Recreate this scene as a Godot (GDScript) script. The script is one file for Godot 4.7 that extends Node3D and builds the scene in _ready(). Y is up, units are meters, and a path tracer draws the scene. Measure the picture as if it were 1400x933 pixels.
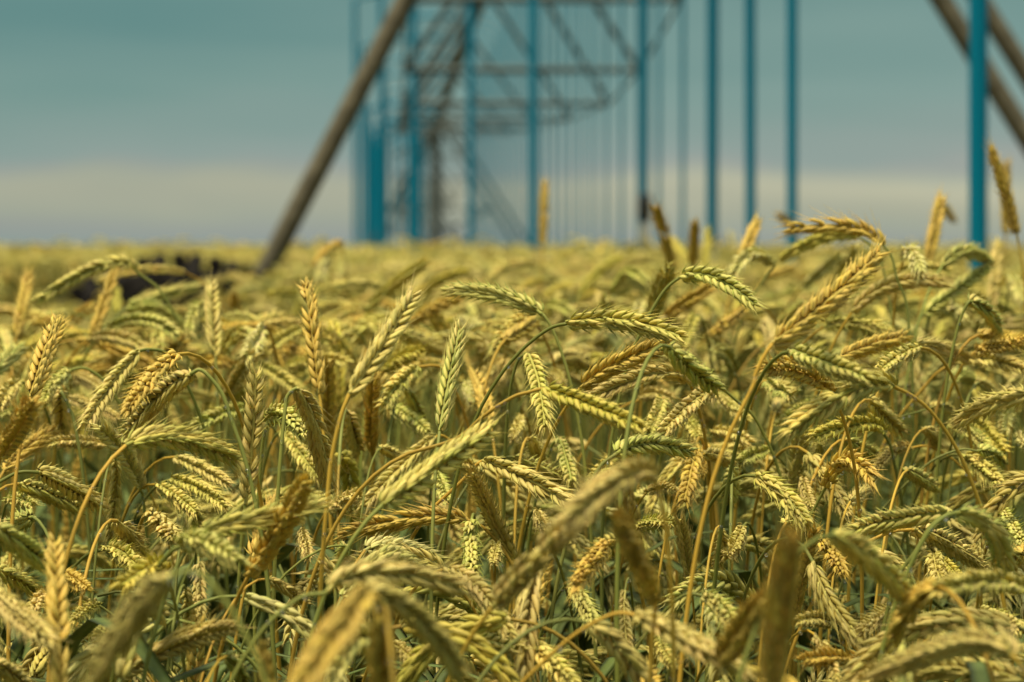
extends Node3D
# A field of ripening cereal, seen from just above the ears, with a centre-pivot irrigation machine behind it.

const TONES := ["straw-tan", "golden-brown", "green", "pale cream", "tan and green", "yellow-green"]
# linear base colours of the ripe and of the still unripe husks on an ear
const TIP := [Color(.62, .475, .135), Color(.59, .405, .075), Color(.56, .475, .125), Color(.65, .55, .19), Color(.61, .48, .125), Color(.59, .465, .08)]
const LOW := [Color(.49, .41, .095), Color(.48, .35, .06), Color(.33, .34, .065), Color(.49, .46, .135), Color(.42, .395, .075), Color(.45, .41, .055)]

var rng := RandomNumberGenerator.new()
var ear_mat: StandardMaterial3D
var stem_mat: StandardMaterial3D
var spikelets := []      # [tone][variant] shared meshes
var used := {}
var dew := []             # where drops hang on the stems


# ---------------------------------------------------------------- mesh helper
class Geo:
	var v := PackedVector3Array()
	var c := PackedColorArray()
	var i := PackedInt32Array()
	func tri(a: int, b: int, d: int) -> void:
		i.append(a); i.append(d); i.append(b)       # stored clockwise seen from outside
	func tube(pts: PackedVector3Array, rad: PackedFloat32Array, sides: int, cols: PackedColorArray, squash := Vector2.ONE, side := Vector3.ZERO, cap := true) -> void:
		var n := pts.size()
		var start := v.size()
		var u := side
		for k in n:
			var t: Vector3 = (pts[mini(k + 1, n - 1)] - pts[maxi(k - 1, 0)]).normalized()
			if k == 0 and u == Vector3.ZERO:
				u = t.cross(Vector3(0.3, 0.2, 0.9)).normalized()
			u = (u - t * u.dot(t)).normalized()
			var w: Vector3 = t.cross(u)
			for s in sides:
				var a := TAU * s / sides
				v.append(pts[k] + (u * cos(a) * squash.x + w * sin(a) * squash.y) * rad[k])
				c.append(cols[k])
		for k in n - 1:
			for s in sides:
				var p := start + k * sides + s
				var q := start + k * sides + (s + 1) % sides
				tri(p, q, q + sides); tri(p, q + sides, p + sides)
		if cap:
			for s in range(1, sides - 1):
				tri(start, start + s + 1, start + s)
				var e := start + (n - 1) * sides
				tri(e, e + s, e + s + 1)
	func box(x: Transform3D, size: Vector3, col := Color.WHITE) -> void:
		for f in 6:
			var ax := f % 3
			var sg := 1.0 if f < 3 else -1.0
			var nn := Vector3.ZERO; nn[ax] = sg
			var uu := Vector3.ZERO; uu[(ax + 1) % 3] = 1.0
			var ww := nn.cross(uu)
			var b := v.size()
			for q in [[-1, -1], [1, -1], [1, 1], [-1, 1]]:
				v.append(x * ((nn + uu * q[0] + ww * q[1]) * size * 0.5)); c.append(col)
			tri(b, b + 1, b + 2); tri(b, b + 2, b + 3)
	func lathe(x: Transform3D, prof: PackedVector2Array, sides: int, col := Color.WHITE) -> void:   # (radius, height) turned round local y, closed ring
		var b := v.size()
		var m := prof.size()
		for s in sides:
			var a := TAU * s / sides
			for p in prof:
				v.append(x * Vector3(cos(a) * p.x, p.y, sin(a) * p.x)); c.append(col)
		for s in sides:
			var t := (s + 1) % sides
			for k in m:
				var l := (k + 1) % m
				tri(b + s * m + k, b + s * m + l, b + t * m + l); tri(b + s * m + k, b + t * m + l, b + t * m + k)
	func commit(flat := false) -> ArrayMesh:
		var vv := v; var cc := c; var ii := i
		var n := PackedVector3Array()
		if flat:
			vv = PackedVector3Array(); cc = PackedColorArray(); ii = PackedInt32Array()
			for k in i.size():
				vv.append(v[i[k]]); cc.append(c[i[k]]); ii.append(k)
		n.resize(vv.size())
		for k in range(0, ii.size(), 3):
			var a := ii[k]; var b := ii[k + 1]; var d := ii[k + 2]
			var nn: Vector3 = (vv[d] - vv[a]).cross(vv[b] - vv[a])
			n[a] += nn; n[b] += nn; n[d] += nn
		for k in n.size():
			n[k] = n[k].normalized() if n[k].length_squared() > 0.0 else Vector3.UP
		var arr := []
		arr.resize(Mesh.ARRAY_MAX)
		arr[Mesh.ARRAY_VERTEX] = vv; arr[Mesh.ARRAY_NORMAL] = n; arr[Mesh.ARRAY_COLOR] = cc; arr[Mesh.ARRAY_INDEX] = ii
		var m := ArrayMesh.new()
		m.add_surface_from_arrays(Mesh.PRIMITIVE_TRIANGLES, arr)
		return m


func numbered(n: String) -> String:
	var k: int = used.get(n, 0)
	used[n] = k + 1
	return n if k == 0 else "%s_%03d" % [n, k]

func part(called: String, m: Mesh, mat: Material, parent: Node3D, x := Transform3D()) -> MeshInstance3D:
	var o := MeshInstance3D.new()
	o.name = called
	o.mesh = m
	o.material_override = mat
	o.transform = x
	parent.add_child(o, true)
	return o

func mat(col: Color, rough: float, metal := 0.0, vertex := false) -> StandardMaterial3D:
	var m := StandardMaterial3D.new()
	m.albedo_color = col.linear_to_srgb()
	m.roughness = rough
	m.metallic = metal
	m.vertex_color_use_as_albedo = vertex
	return m

func cols(c: Color, n: int) -> PackedColorArray:
	var a := PackedColorArray()
	a.resize(n); a.fill(c)
	return a

func tint(c: Color, amount: float) -> Color:
	var k := 1.0 + rng.randf_range(-amount, amount)
	return Color(c.r * k, c.g * k * (1.0 + rng.randf_range(-.04, .04)), c.b * k * (1.0 + rng.randf_range(-.1, .1)))


# ---------------------------------------------------------------- cereal ears
func floret(g: Geo, x: Transform3D, at: Vector3, dir: Vector3, out_way: Vector3, length: float, wid: float, thick: float, col: Color, awn: float, sides: int) -> void:
	var ts := [0.0, .14, .38, .62, .84, 1.0] if sides > 4 else [0.0, .25, .6, 1.0]
	var rs := [.42, .84, 1.0, .84, .46, .10] if sides > 4 else [.5, 1.0, .8, .08]
	var s := x.basis.get_scale().y
	var pts := PackedVector3Array(); var rad := PackedFloat32Array(); var cc := PackedColorArray()
	for k in ts.size():
		var t: float = ts[k]
		pts.append(x * (at + dir * length * t + out_way * length * (.16 * t - .26 * t * t)))
		rad.append(rs[k] * wid * s)
		cc.append(col)
	var sd: Vector3 = x.basis * dir.cross(out_way)
	g.tube(pts, rad, sides, cc, Vector2(1.0, thick / wid), sd.normalized(), false)
	if awn > 0.0:
		var e: Vector3 = at + dir * length * .96 + out_way * length * (-.07)
		var d2: Vector3 = (dir - out_way * .12 + Vector3(rng.randf_range(-.12, .12), 0, rng.randf_range(-.12, .12))).normalized()
		g.tube(PackedVector3Array([x * e, x * (e + d2 * awn)]), PackedFloat32Array([.00029 * s, .00007 * s]), 3, cols(col, 2), Vector2.ONE, Vector3.ZERO, false)

func add_spikelet(g: Geo, x: Transform3D, tone: int, kind: int, cheap := false) -> void:   # y along the ear, x outwards, z the broad face; kind 0 plump, 1 pointed, 2 bristly
	var tip := tint(TIP[tone], .17)
	var low := tint(LOW[tone], .22)
	var awn: float = [.005, .009, .014][kind]
	var lng: float = [.0096, .0109, .0119][kind]
	var wid: float = [.00195, .0018, .00164][kind]
	for z in [-1.0, 1.0]:
		var a := deg_to_rad(rng.randf_range(17, 33) - kind * 2.0)
		var d := Vector3(sin(a), cos(a), z * rng.randf_range(.05, .24)).normalized()
		var ow := Vector3(cos(a), -sin(a), z * .35).normalized()
		ow = (ow - d * ow.dot(d)).normalized()
		floret(g, x, Vector3(.0010, rng.randf_range(-.0006, .0006), z * .0016), d, ow, lng * rng.randf_range(.9, 1.1), wid * rng.randf_range(.92, 1.08), wid * .86, tint(low.lerp(tip, rng.randf_range(.35, 1.0)), .12), awn * rng.randf_range(.4, 1.4), 5 if cheap else 6)
		if cheap: continue
		var a2 := a + deg_to_rad(rng.randf_range(6, 16))
		var d2 := Vector3(sin(a2), cos(a2), z * .55).normalized()
		var ow2 := Vector3(cos(a2), -sin(a2), z * .5)
		ow2 = (ow2 - d2 * ow2.dot(d2)).normalized()
		floret(g, x, Vector3(.0011, -.0008, z * .0024), d2, ow2, rng.randf_range(.0062, .0082), .0009, .0007, low, .003, 4)
	# the third, smaller floret between the two
	var a3 := deg_to_rad(rng.randf_range(14, 26))
	floret(g, x, Vector3(.0016, .0022, 0), Vector3(sin(a3), cos(a3), rng.randf_range(-.1, .1)).normalized(), Vector3(cos(a3), -sin(a3), 0), lng * .8, wid * .7, wid * .6, tint(tip, .14), awn * .7, 4)

func ear_frames(b: Vector3, m: Vector3, t: Vector3, roll: float, scale_: float) -> Array:
	var ctrl := m * 2.0 - (b + t) * .5
	var table := [0.0]
	var prev := b
	for k in range(1, 41):
		var u := k / 40.0
		var p := b.lerp(ctrl, u).lerp(ctrl.lerp(t, u), u)
		table.append(table[-1] + p.distance_to(prev)); prev = p
	var total: float = table[-1]
	var n := clampi(int(round(total / (.0032 * lerpf(scale_, 1.0, .4)))), 12, 36)
	var bin := (ctrl - b).cross(t - ctrl)
	if bin.length() < 1e-7:
		bin = (t - b).cross(Vector3(.2, .1, 1))
	bin = bin.normalized()
	var want := Vector3(.15, .35, 1.0).normalized()
	var mid := (t - b).normalized()
	var inpl := mid.cross(bin)
	var zero := atan2(want.dot(inpl), want.dot(bin))
	var frames := []
	for k in n:
		var s := total * (k + .35) / n
		var j := 0
		while j < 39 and table[j + 1] < s: j += 1
		var u: float = (j + (s - table[j]) / maxf(table[j + 1] - table[j], 1e-7)) / 40.0
		var p := b.lerp(ctrl, u).lerp(ctrl.lerp(t, u), u)
		var tg := ((ctrl - b) * (1.0 - u) + (t - ctrl) * u).normalized()
		var ip := tg.cross(bin)
		var nn := (bin * cos(zero + roll) + ip * sin(zero + roll)).normalized()
		var lat := tg.cross(nn)
		var sd := 1.0 if k % 2 == 0 else -1.0
		var f := float(k) / (n - 1)
		var sz := scale_ * (1.0 - .28 * pow(absf(f - .42) / .58, 2.0)) * (1.0 - .15 * smoothstep(.85, 1.0, f))
		frames.append(Transform3D(Basis(lat * sd, tg, nn * sd) * Basis(Vector3.UP, rng.randf_range(-.25, .25)).scaled(Vector3.ONE * sz), p))
	return frames

func stem_line(b: Vector3, start_dir: Vector3, given: Array) -> PackedVector3Array:
	var way := [b]
	way.append_array(given)
	var line := PackedVector3Array()
	var n := way.size()
	for k in n - 1:                                    # smooth through the given points
		var p0: Vector3 = way[k - 1] if k > 0 else b - start_dir * (way[1] - b).length()
		var p1: Vector3 = way[k]; var p2: Vector3 = way[k + 1]
		var p3: Vector3 = way[k + 2] if k + 2 < n else p2 * 2.0 - p1
		for q in 4:
			line.append(p1.cubic_interpolate(p2, p0, p3, q / 4.0))
	line.append(way[-1])
	var d := start_dir
	if n > 1:
		d = (line[-1] - line[-2]).normalized()
	if Vector2(d.x, d.z).length() < .05:
		d = (d + Vector3(rng.randf_range(-.15, .15), 0, rng.randf_range(-.15, .15))).normalized()
	var p := line[-1]
	var down := Vector3(rng.randf_range(-.06, .06), -1, rng.randf_range(-.06, .06)).normalized()
	var k2 := 0
	while d.angle_to(down) > .06 and p.y > .3 and k2 < 40:
		d = d.slerp(down, .16)
		p += d * .011
		line.append(p)
		k2 += 1
	var top := p
	for q in [.08, .3, .62, 1.0]:
		var f: Vector3 = top + down * (top.y + .01) / -down.y * q
		line.append(f + Vector3(sin(q * 3.0) * .01, 0, 0))
	return line

func stem_geo(g: Geo, line: PackedVector3Array, col: Color, sc: float, sides: int) -> Vector3:   # returns the place of the topmost leaf joint
	var len_ := 0.0
	var pts := PackedVector3Array(); var rad := PackedFloat32Array()
	var joint := Vector3.ZERO
	var joint_at := .26 + rng.randf() * .1
	for k in line.size():
		if k > 0:
			var seg := line[k].distance_to(line[k - 1])
			if joint == Vector3.ZERO and len_ + seg > joint_at:     # the stalk thickens here into the leaf sheath
				joint = line[k - 1].lerp(line[k], clampf((joint_at - len_) / seg, .05, .95))
				var dd := (line[k] - line[k - 1]).normalized() * .001
				pts.append(joint - dd); rad.append(.00125 * sc)
				pts.append(joint + dd); rad.append(.0019 * sc)
			len_ += seg
		pts.append(line[k])
		rad.append((.00095 + minf(len_ * .0012, .0004) if joint == Vector3.ZERO else .0019) * sc)
	g.tube(pts, rad, sides, cols(col, pts.size()))
	return joint

func leaf_geo(g: Geo, at: Vector3, yaw: float, length: float, col: Color, rise: float) -> void:
	var h := Vector3(cos(yaw), 0, sin(yaw))
	var pts := PackedVector3Array(); var rad := PackedFloat32Array()
	for k in 8:
		var t := k / 7.0
		pts.append(at + h * length * (t * .75 + .1 * t * t) + Vector3.UP * length * (rise * t - (rise + .35) * t * t))
		rad.append(.0052 * (1.0 - pow(absf(t * 1.5 - .45), 2.2) * .82) if t < .95 else .0004)
	g.tube(pts, rad, 4, cols(col, 8), Vector2(1.0, .07), h.cross(Vector3.UP), false)

func stem_color(tone: int, share := 1.0) -> Color:
	var gold: bool = rng.randf() < [.55, .8, .15, .4, .4, .45][tone] * share
	return tint(Color(.46, .29, .04) if gold else Color(.205, .215, .045), .22)

func leaf_color() -> Color:
	return tint(Color(.13, .165, .038), .25)

func cereal_plant(b: Vector3, m: Vector3, t: Vector3, tone: int, sc: float, given: Array) -> Node3D:
	var ctrl := m * 2.0 - (b + t) * .5
	var line := stem_line(b, (b - ctrl).normalized(), given)
	var foot := line[-1]
	foot.y = 0.0
	var root := Node3D.new()
	root.name = numbered("cereal_plant")
	root.position = foot
	add_child(root)
	var g := Geo.new()
	var rel := PackedVector3Array()
	for p in line: rel.append(p - foot)
	var up := stem_color(tone)
	var low := leaf_color()
	var node := stem_geo(g, rel, up, sc, 6)
	part("stem", g.commit(), stem_mat, root)
	for q in 5:
		var j := rng.randi_range(1, line.size() - 2)
		var w := line[j].lerp(line[j + 1], rng.randf())
		if w.y > .95 and w.y < 1.3:
			dew.append(w + Vector3(rng.randf_range(-.0008, .0008), -.0008, .0012 * sc))
	if node != Vector3.ZERO:
		g = Geo.new()
		leaf_geo(g, node, rng.randf() * TAU, rng.randf_range(.12, .2), low, rng.randf_range(.2, .8))
		part("leaf", g.commit(), stem_mat, root)
	var roll := rng.randfn(0.0, .45) if rng.randf() < .7 else rng.randf() * TAU
	var fr := ear_frames(b, m, t, roll, sc)
	g = Geo.new()                                        # the rachis carries the spikelets
	var rp := PackedVector3Array([Vector3.ZERO])
	for x in fr: rp.append(x.origin - b)
	var rr := PackedFloat32Array(); rr.resize(rp.size()); rr.fill(.0011 * sc)
	g.tube(rp, rr, 5, cols(LOW[tone], rp.size()))
	var ear := part("ear", g.commit(), ear_mat, root, Transform3D(Basis(), b - foot))
	var awn := 0 if rng.randf() < .36 else (1 if rng.randf() < .62 else 2)
	root.set_meta("bristle", awn)
	root.set_meta("gold_stem", up.r > .3)
	for k in fr.size():
		var x: Transform3D = fr[k]
		x.origin -= b
		if rng.randf() < .025: continue                    # a few have broken off
		var a := mini(awn + (1 if k > fr.size() * .8 and rng.randf() < .7 else 0), 2)
		part("spikelet", spikelets[tone][a][rng.randi() % 4], ear_mat, ear, x)
	return root

# one whole plant added to a mesh, for the uncounted mass of the field; tops out at that height
func add_plant(g: Geo, at: Vector3, height: float, tone: int, nod: float, bend: float, yaw: float, detail: bool) -> void:
	var L := rng.randf_range(.07, .095)
	var h := Vector3(cos(yaw), 0, sin(yaw))
	var b := Vector3(0, height, 0)
	var m := b + (h * sin(nod) + Vector3.UP * cos(nod)) * L * .5
	var t := m + (h * sin(nod + bend) + Vector3.UP * cos(nod + bend)) * L * .5
	var top := maxf(b.y, maxf(m.y, t.y))
	var ctrl := m * 2.0 - (b + t) * .5
	var line := stem_line(b, (b - ctrl).normalized(), [])
	for p in line: top = maxf(top, p.y)
	var shift := at + Vector3(0, height - top, 0)
	for k in line.size(): line[k] += shift
	b += shift; m += shift; t += shift
	var low := leaf_color()
	var up := stem_color(tone, .5)
	var node := stem_geo(g, line, up, 1.0, 4 if detail else 3)
	if detail:
		if node != Vector3.ZERO:
			leaf_geo(g, node, rng.randf() * TAU, .18, low, .6)
			leaf_geo(g, node - Vector3(0, .12, 0), rng.randf() * TAU, .26, low, 1.1)
		for x in ear_frames(b, m, t, rng.randf() * TAU, rng.randf_range(.95, 1.12)):
			add_spikelet(g, x, tone, rng.randi() % 2, true)
	else:
		ear_spindle(g, b, m, t, tone)

func ear_spindle(g: Geo, b: Vector3, m: Vector3, t: Vector3, tone: int) -> void:
	var ctrl := m * 2.0 - (b + t) * .5
	var pts := PackedVector3Array(); var rad := PackedFloat32Array(); var cc := PackedColorArray()
	for k in 11:
		var u := k / 10.0
		pts.append(b.lerp(ctrl, u).lerp(ctrl.lerp(t, u), u))
		rad.append((.0058 if k % 2 == 1 else .0046) * (1.0 - pow(absf(u - .42) / .6, 3.0) * .75))
		cc.append(LOW[tone].lerp(TIP[tone], .6))
	g.tube(pts, rad, 5, cc, Vector2(1.0, .75))

func patch_mesh(count: int, size: float, detail: bool, tall: float) -> ArrayMesh:   # a square of the field
	var g := Geo.new()
	for k in count:
		var tone: int = [0, 1, 2, 2, 4, 5, 0, 4, 2, 4][rng.randi() % 10]
		var nod := rng.randf_range(.9, 2.2) if rng.randf() < .75 else rng.randf_range(.05, .9)
		var height := 1.2 - absf(rng.randfn(0, .035)) + (rng.randf_range(.02, .045 if detail else .085) if rng.randf() < tall else 0.0)
		add_plant(g, Vector3(rng.randf_range(-.5, .5) * size, 0, rng.randf_range(-.5, .5) * size), height, tone, nod, rng.randf_range(.2, .8), rng.randf() * TAU, detail)
	return g.commit()

func scatter(called: String, m: Mesh, list: Array, parent: Node3D, tints: bool) -> void:
	var mm := MultiMesh.new()
	mm.transform_format = MultiMesh.TRANSFORM_3D
	mm.use_colors = tints
	mm.mesh = m
	mm.instance_count = list.size()
	for k in list.size():
		mm.set_instance_transform(k, list[k])
		if tints:
			var f := rng.randf_range(.8, 1.12)
			mm.set_instance_color(k, Color(f * rng.randf_range(.95, 1.03), f, f * rng.randf_range(.85, 1.1)))
	var o := MultiMeshInstance3D.new()
	o.name = called
	o.multimesh = mm
	o.material_override = ear_mat
	parent.add_child(o, true)


# ---------------------------------------------------------------- irrigation machine
func bar(called: String, a: Vector3, b: Vector3, r: float, m: Material, parent: Node3D, sides := 10, mid := Vector3.ZERO) -> MeshInstance3D:
	var g := Geo.new()
	var pts := PackedVector3Array([Vector3.ZERO, b - a]) if mid == Vector3.ZERO else PackedVector3Array([Vector3.ZERO, mid - a, b - a])
	var rr := PackedFloat32Array(); rr.resize(pts.size()); rr.fill(r)
	g.tube(pts, rr, sides, cols(Color.WHITE, pts.size()))
	return part(called, g.commit(), m, parent, Transform3D(Basis(), a))

func wheel(parent: Node3D, hub: Vector3, tyre_m: Material, rim_m: Material) -> void:
	var x := Transform3D(Basis(Vector3.RIGHT, PI / 2), Vector3.ZERO)   # axle along z
	var g := Geo.new()
	g.lathe(x, PackedVector2Array([Vector2(.34, -.12), Vector2(.40, -.15), Vector2(.55, -.16), Vector2(.605, -.13), Vector2(.62, 0), Vector2(.605, .13), Vector2(.55, .16), Vector2(.40, .15), Vector2(.34, .12)]), 40)
	for k in 30:
		var a := TAU * k / 30.0
		for s in [-1.0, 1.0]:
			var aa: float = a + (TAU / 60.0 if s > 0 else 0.0)
			var bb := Basis(Vector3.BACK, aa)
			g.box(Transform3D(bb * Basis(Vector3.RIGHT, s * .5), bb * Vector3(0, .618, s * .075)), Vector3(.05, .03, .17))
	var w := Node3D.new()
	w.name = "wheel"
	w.position = hub
	parent.add_child(w, true)
	part("tyre", g.commit(true), tyre_m, w)
	g = Geo.new()
	g.lathe(x, PackedVector2Array([Vector2(.001, -.03), Vector2(.10, -.04), Vector2(.30, -.02), Vector2(.345, -.11), Vector2(.36, -.11), Vector2(.345, .11), Vector2(.30, .02), Vector2(.10, .04), Vector2(.001, .03)]), 32)
	part("rim", g.commit(), rim_m, w)

func pipe_at(d: float, h: float) -> Vector3:      # the machine runs away from the camera, a little to the left
	return Vector3(.964 - .0502 * d, 1.35 + h, -d)

func pipe_height(d: float) -> float:
	return 2.45 + .22 * absf(sin(PI * (d - 9.0) / 41.4))

func drop_hose(parent: Node3D, d: float, off: float, r: float, blue: Material, dark: Material, pale: Material, bottom := 0.55, lean := 0.0, shown_nozzle := false) -> void:
	var top := pipe_at(d, pipe_height(d))
	var a := Vector3(top.x + off, top.y - .02, top.z)
	var g := Geo.new()
	var e := Vector3(a.x + lean, bottom, a.z)
	var pts := PackedVector3Array([top - top + Vector3(0, .08, 0), Vector3(off * .3, .14, 0), Vector3(off * .75, .12, 0), Vector3(off, .02, 0), (a - top).lerp(e - top, .5), (a - top).lerp(e - top, .85) - Vector3(lean * .12, 0, 0), e - top])
	var rr := PackedFloat32Array(); rr.resize(pts.size()); rr.fill(r)
	g.tube(pts, rr, 8, cols(Color.WHITE, pts.size()))
	var h := part("drop_hose", g.commit(), blue, parent, Transform3D(Basis(), top))
	if shown_nozzle:
		g = Geo.new()
		g.lathe(Transform3D(), PackedVector2Array([Vector2(.012, .13), Vector2(.034, .12), Vector2(.04, .05), Vector2(.03, -.02), Vector2(.012, -.03)]), 14)
		part("hose_weight", g.commit(), dark, h, Transform3D(Basis(), e - top))
		g = Geo.new()
		g.lathe(Transform3D(), PackedVector2Array([Vector2(.01, .02), Vector2(.028, .0), Vector2(.028, -.10), Vector2(.01, -.12)]), 12)
		part("regulator", g.commit(), pale, h, Transform3D(Basis(), e - top - Vector3(0, .05, 0)))
		g = Geo.new()
		g.lathe(Transform3D(), PackedVector2Array([Vector2(.008, .02), Vector2(.03, .0), Vector2(.04, -.06), Vector2(.02, -.09), Vector2(.004, -.09)]), 12)
		part("nozzle", g.commit(), dark, h, Transform3D(Basis(), e - top - Vector3(0, .18, 0)))

func irrigation_machine() -> void:
	var steel := mat(Color(.21, .185, .12), .6, .25)
	var zinc := mat(Color(.115, .15, .145), .6, .25)
	var grain := NoiseTexture2D.new()
	var fn := FastNoiseLite.new(); fn.seed = 4; fn.frequency = .03; fn.fractal_octaves = 4
	grain.noise = fn; grain.seamless = true; grain.width = 256; grain.height = 256
	var ramp := Gradient.new(); ramp.set_color(0, Color(.62, .6, .55)); ramp.set_color(1, Color(1.0, .98, .95))
	grain.color_ramp = ramp
	steel.albedo_texture = grain; steel.uv1_triplanar = true; steel.uv1_scale = Vector3.ONE * 1.5
	zinc.albedo_texture = grain; zinc.uv1_triplanar = true; zinc.uv1_scale = Vector3.ONE * 1.5
	var blue := mat(Color(.0, .19, .29), .5)
	blue.metallic_specular = .25
	var dark := mat(Color(.015, .017, .018), .5)
	var pale := mat(Color(.45, .42, .33), .6)
	var tyre_m := mat(Color(.016, .014, .012), .9)
	tyre_m.metallic_specular = .12
	var m := Node3D.new()
	m.name = "irrigation_machine"
	add_child(m)
	m.set_meta("label", "wheeled steel irrigation machine with blue drop hoses standing in the field")
	m.set_meta("category", "irrigation machine")
	var towers := [9.0, 50.4, 91.8, 133.2]
	for k in towers.size():
		var d: float = towers[k]
		var top := pipe_at(d, pipe_height(d) + .1)
		var lh := Vector3(top.x - 1.746, .65, -d); var rh := Vector3(top.x + 2.09, .65, -d)
		bar("tower_leg", lh, top + Vector3(-.05, 0, 0), .039, steel if k == 0 else zinc, m)
		bar("tower_leg", rh, top + Vector3(.05, 0, 0), .039, steel if k == 0 else zinc, m)
		bar("tower_leg", rh + Vector3(.29, 0, -.5), top + Vector3(.3, 0, -.5), .039, steel if k == 0 else zinc, m)
		bar("head_beam", top + Vector3(-.1, 0, .05), top + Vector3(.34, 0, -.55), .04, steel, m)
		bar("base_beam", lh + Vector3(0, .02, -.24), rh + Vector3(.29, .02, -.24), .06, steel, m)
		wheel(m, lh + Vector3(0, 0, .06), tyre_m, steel)
		wheel(m, rh + Vector3(.1, 0, .06), tyre_m, steel)
		if k > 0:
			bar("cross_brace", lh.lerp(top, .45), rh.lerp(top, .45), .03, zinc, m)
			bar("cross_brace", lh.lerp(top, .05), rh.lerp(top, .45), .03, zinc, m)
			bar("cross_brace", rh.lerp(top, .05), lh.lerp(top, .45), .03, zinc, m)
			bar("tower_mast", Vector3(top.x, .7, -d + .2), top + Vector3(0, 0, .2), .11, zinc, m)
	# the pipe, one length per span
	var ends := [1.5] + towers
	for k in ends.size() - 1:
		var g := Geo.new()
		var pts := PackedVector3Array()
		for q in 9:
			var d: float = lerpf(ends[k] + .01, ends[k + 1] - .01, q / 8.0)
			pts.append(pipe_at(d, pipe_height(d)) - pipe_at(ends[k], 2.45))
		var rr := PackedFloat32Array(); rr.resize(9); rr.fill(.085)
		g.tube(pts, rr, 12, cols(Color.WHITE, 9))
		part("span_pipe", g.commit(), zinc, m, Transform3D(Basis(), pipe_at(ends[k], 2.45)))
	# trusses: cross bar below the pipe, two arms up to it, rods between
	var st := [[12.4, 1.9], [15.2, 1.54], [17.7, 1.28], [20.2, 1.18], [24.5, 1.28], [30.0, 1.45], [36.5, 1.7], [43.5, 2.1]]
	for n in [1, 2]:
		for q in 8:
			st.append([towers[n] + 3.5 + q * 4.9, [2.0, 1.6, 1.35, 1.25, 1.25, 1.35, 1.6, 2.0][q]])
	var last := []
	for s in st:
		var d: float = s[0]
		var c := pipe_at(d, s[1])
		var l := c + Vector3(-.86, 0, 0); var r := c + Vector3(.86, 0, 0)
		var p := pipe_at(d, pipe_height(d) - .06)
		bar("cross_bar", l, r, .026, zinc, m, 6)
		bar("truss_arm", p, l, .026, zinc, m, 6)
		bar("truss_arm", p, r, .026, zinc, m, 6)
		var here := [l, r]
		if last.is_empty() or d - absf(last[0].z) > 7.5:
			var t := pipe_at(9.0 if last.is_empty() else absf(last[0].z) + 4.0, 2.35)
			last = [t, t]
		for k in 2:
			bar("truss_rod", last[k] , here[k], .012, zinc, m, 6)
		last = here
	# hoses
	for q in [[5.7, .4, .023, .03], [8.3, .4, .019, .02], [9.3, .4, .021, .03], [10.3, .4, .02, .0], [10.45, .43, .02, .0], [14.0, -.14, .024, .0], [17.0, -.4, .027, .0], [19.0, -.78, .03, .0]]:
		drop_hose(m, q[0], q[1], q[2], blue, dark, pale, .75, q[3])
	drop_hose(m, 13.0, .4, .02, blue, dark, pale, 1.50, 0.0, true)
	for k in 8:
		drop_hose(m, 46.0 + k * 1.3, -1.4 + .17 * ((k * 3) % 8), .032, blue, dark, pale, .7)
	for k in 28:
		drop_hose(m, 11.3 + k * 1.0, .4, .0095, blue, dark, pale, .7)
	for k in 15:
		drop_hose(m, 23.5 + k * 3.1, -1.05 - .3 * (k % 2), .026, blue, dark, pale, .7)


# ---------------------------------------------------------------- light, air, camera
func srgb(r: float, g: float, b: float) -> Color:
	return Color(r / 255.0, g / 255.0, b / 255.0).srgb_to_linear()

func make_sky() -> ImageTexture:
	var W := 2048
	var H := 1024
	var im := Image.create(W, H, false, Image.FORMAT_RGBAF)
	var n := FastNoiseLite.new(); n.seed = 11; n.frequency = 1.0; n.fractal_octaves = 3
	var el := [-90.0, -.3, 0.0, .75, 1.35, 1.95, 3.5, 5.0, 7.0, 14.0, 35.0, 60.0, 90.0]
	var clear := [srgb(130, 145, 135), srgb(138, 158, 151), srgb(140, 160, 152), srgb(158, 165, 149), srgb(167, 170, 150), srgb(140, 162, 154), srgb(116, 150, 144), srgb(102, 141, 138), srgb(97, 138, 136), srgb(110, 148, 147), srgb(176, 193, 193), srgb(217, 226, 224), srgb(228, 235, 232)]
	var cloud := [srgb(130, 145, 135), srgb(152, 164, 152), srgb(154, 165, 152), srgb(172, 174, 152), srgb(191, 190, 163), srgb(150, 166, 156), srgb(133, 160, 153), srgb(124, 155, 149), srgb(119, 150, 145), srgb(140, 164, 160), srgb(190, 202, 200), srgb(222, 229, 227), srgb(230, 236, 233)]
	for y in H:
		var e := 90.0 - 180.0 * (y + .5) / H
		for x in (W if absf(e) < 30.0 else 1):
			var az := (x + .5) / W * TAU - PI            # 0 is straight ahead
			var p := Vector3(cos(az) * 5.0, e * .5, sin(az) * 5.0)
			var ee := e
			if e > 0.0: ee = e + minf(e, 2.0) * .3 * n.get_noise_3dv(p) + minf(e, 1.0) * .12 * n.get_noise_3dv(p * 3.0)
			var k := 0
			while k < el.size() - 2 and el[k + 1] < ee: k += 1
			var f := clampf((ee - el[k]) / (el[k + 1] - el[k]), 0, 1)
			var c := clampf(.5 + .40 * sin(az * 6.0 + .1) + .4 * n.get_noise_3dv(p * Vector3(1, 1.6, 1) + Vector3(9, 3, 1)), 0, 1)
			var col: Color = clear[k].lerp(clear[k + 1], f).lerp(cloud[k].lerp(cloud[k + 1], f), c)
			if absf(e) < 30.0:
				im.set_pixel(x, y, col)
			else:
				im.fill_rect(Rect2i(0, y, W, 1), clear[k].lerp(clear[k + 1], f).lerp(cloud[k].lerp(cloud[k + 1], f), .5))
	return ImageTexture.create_from_image(im)


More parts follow.
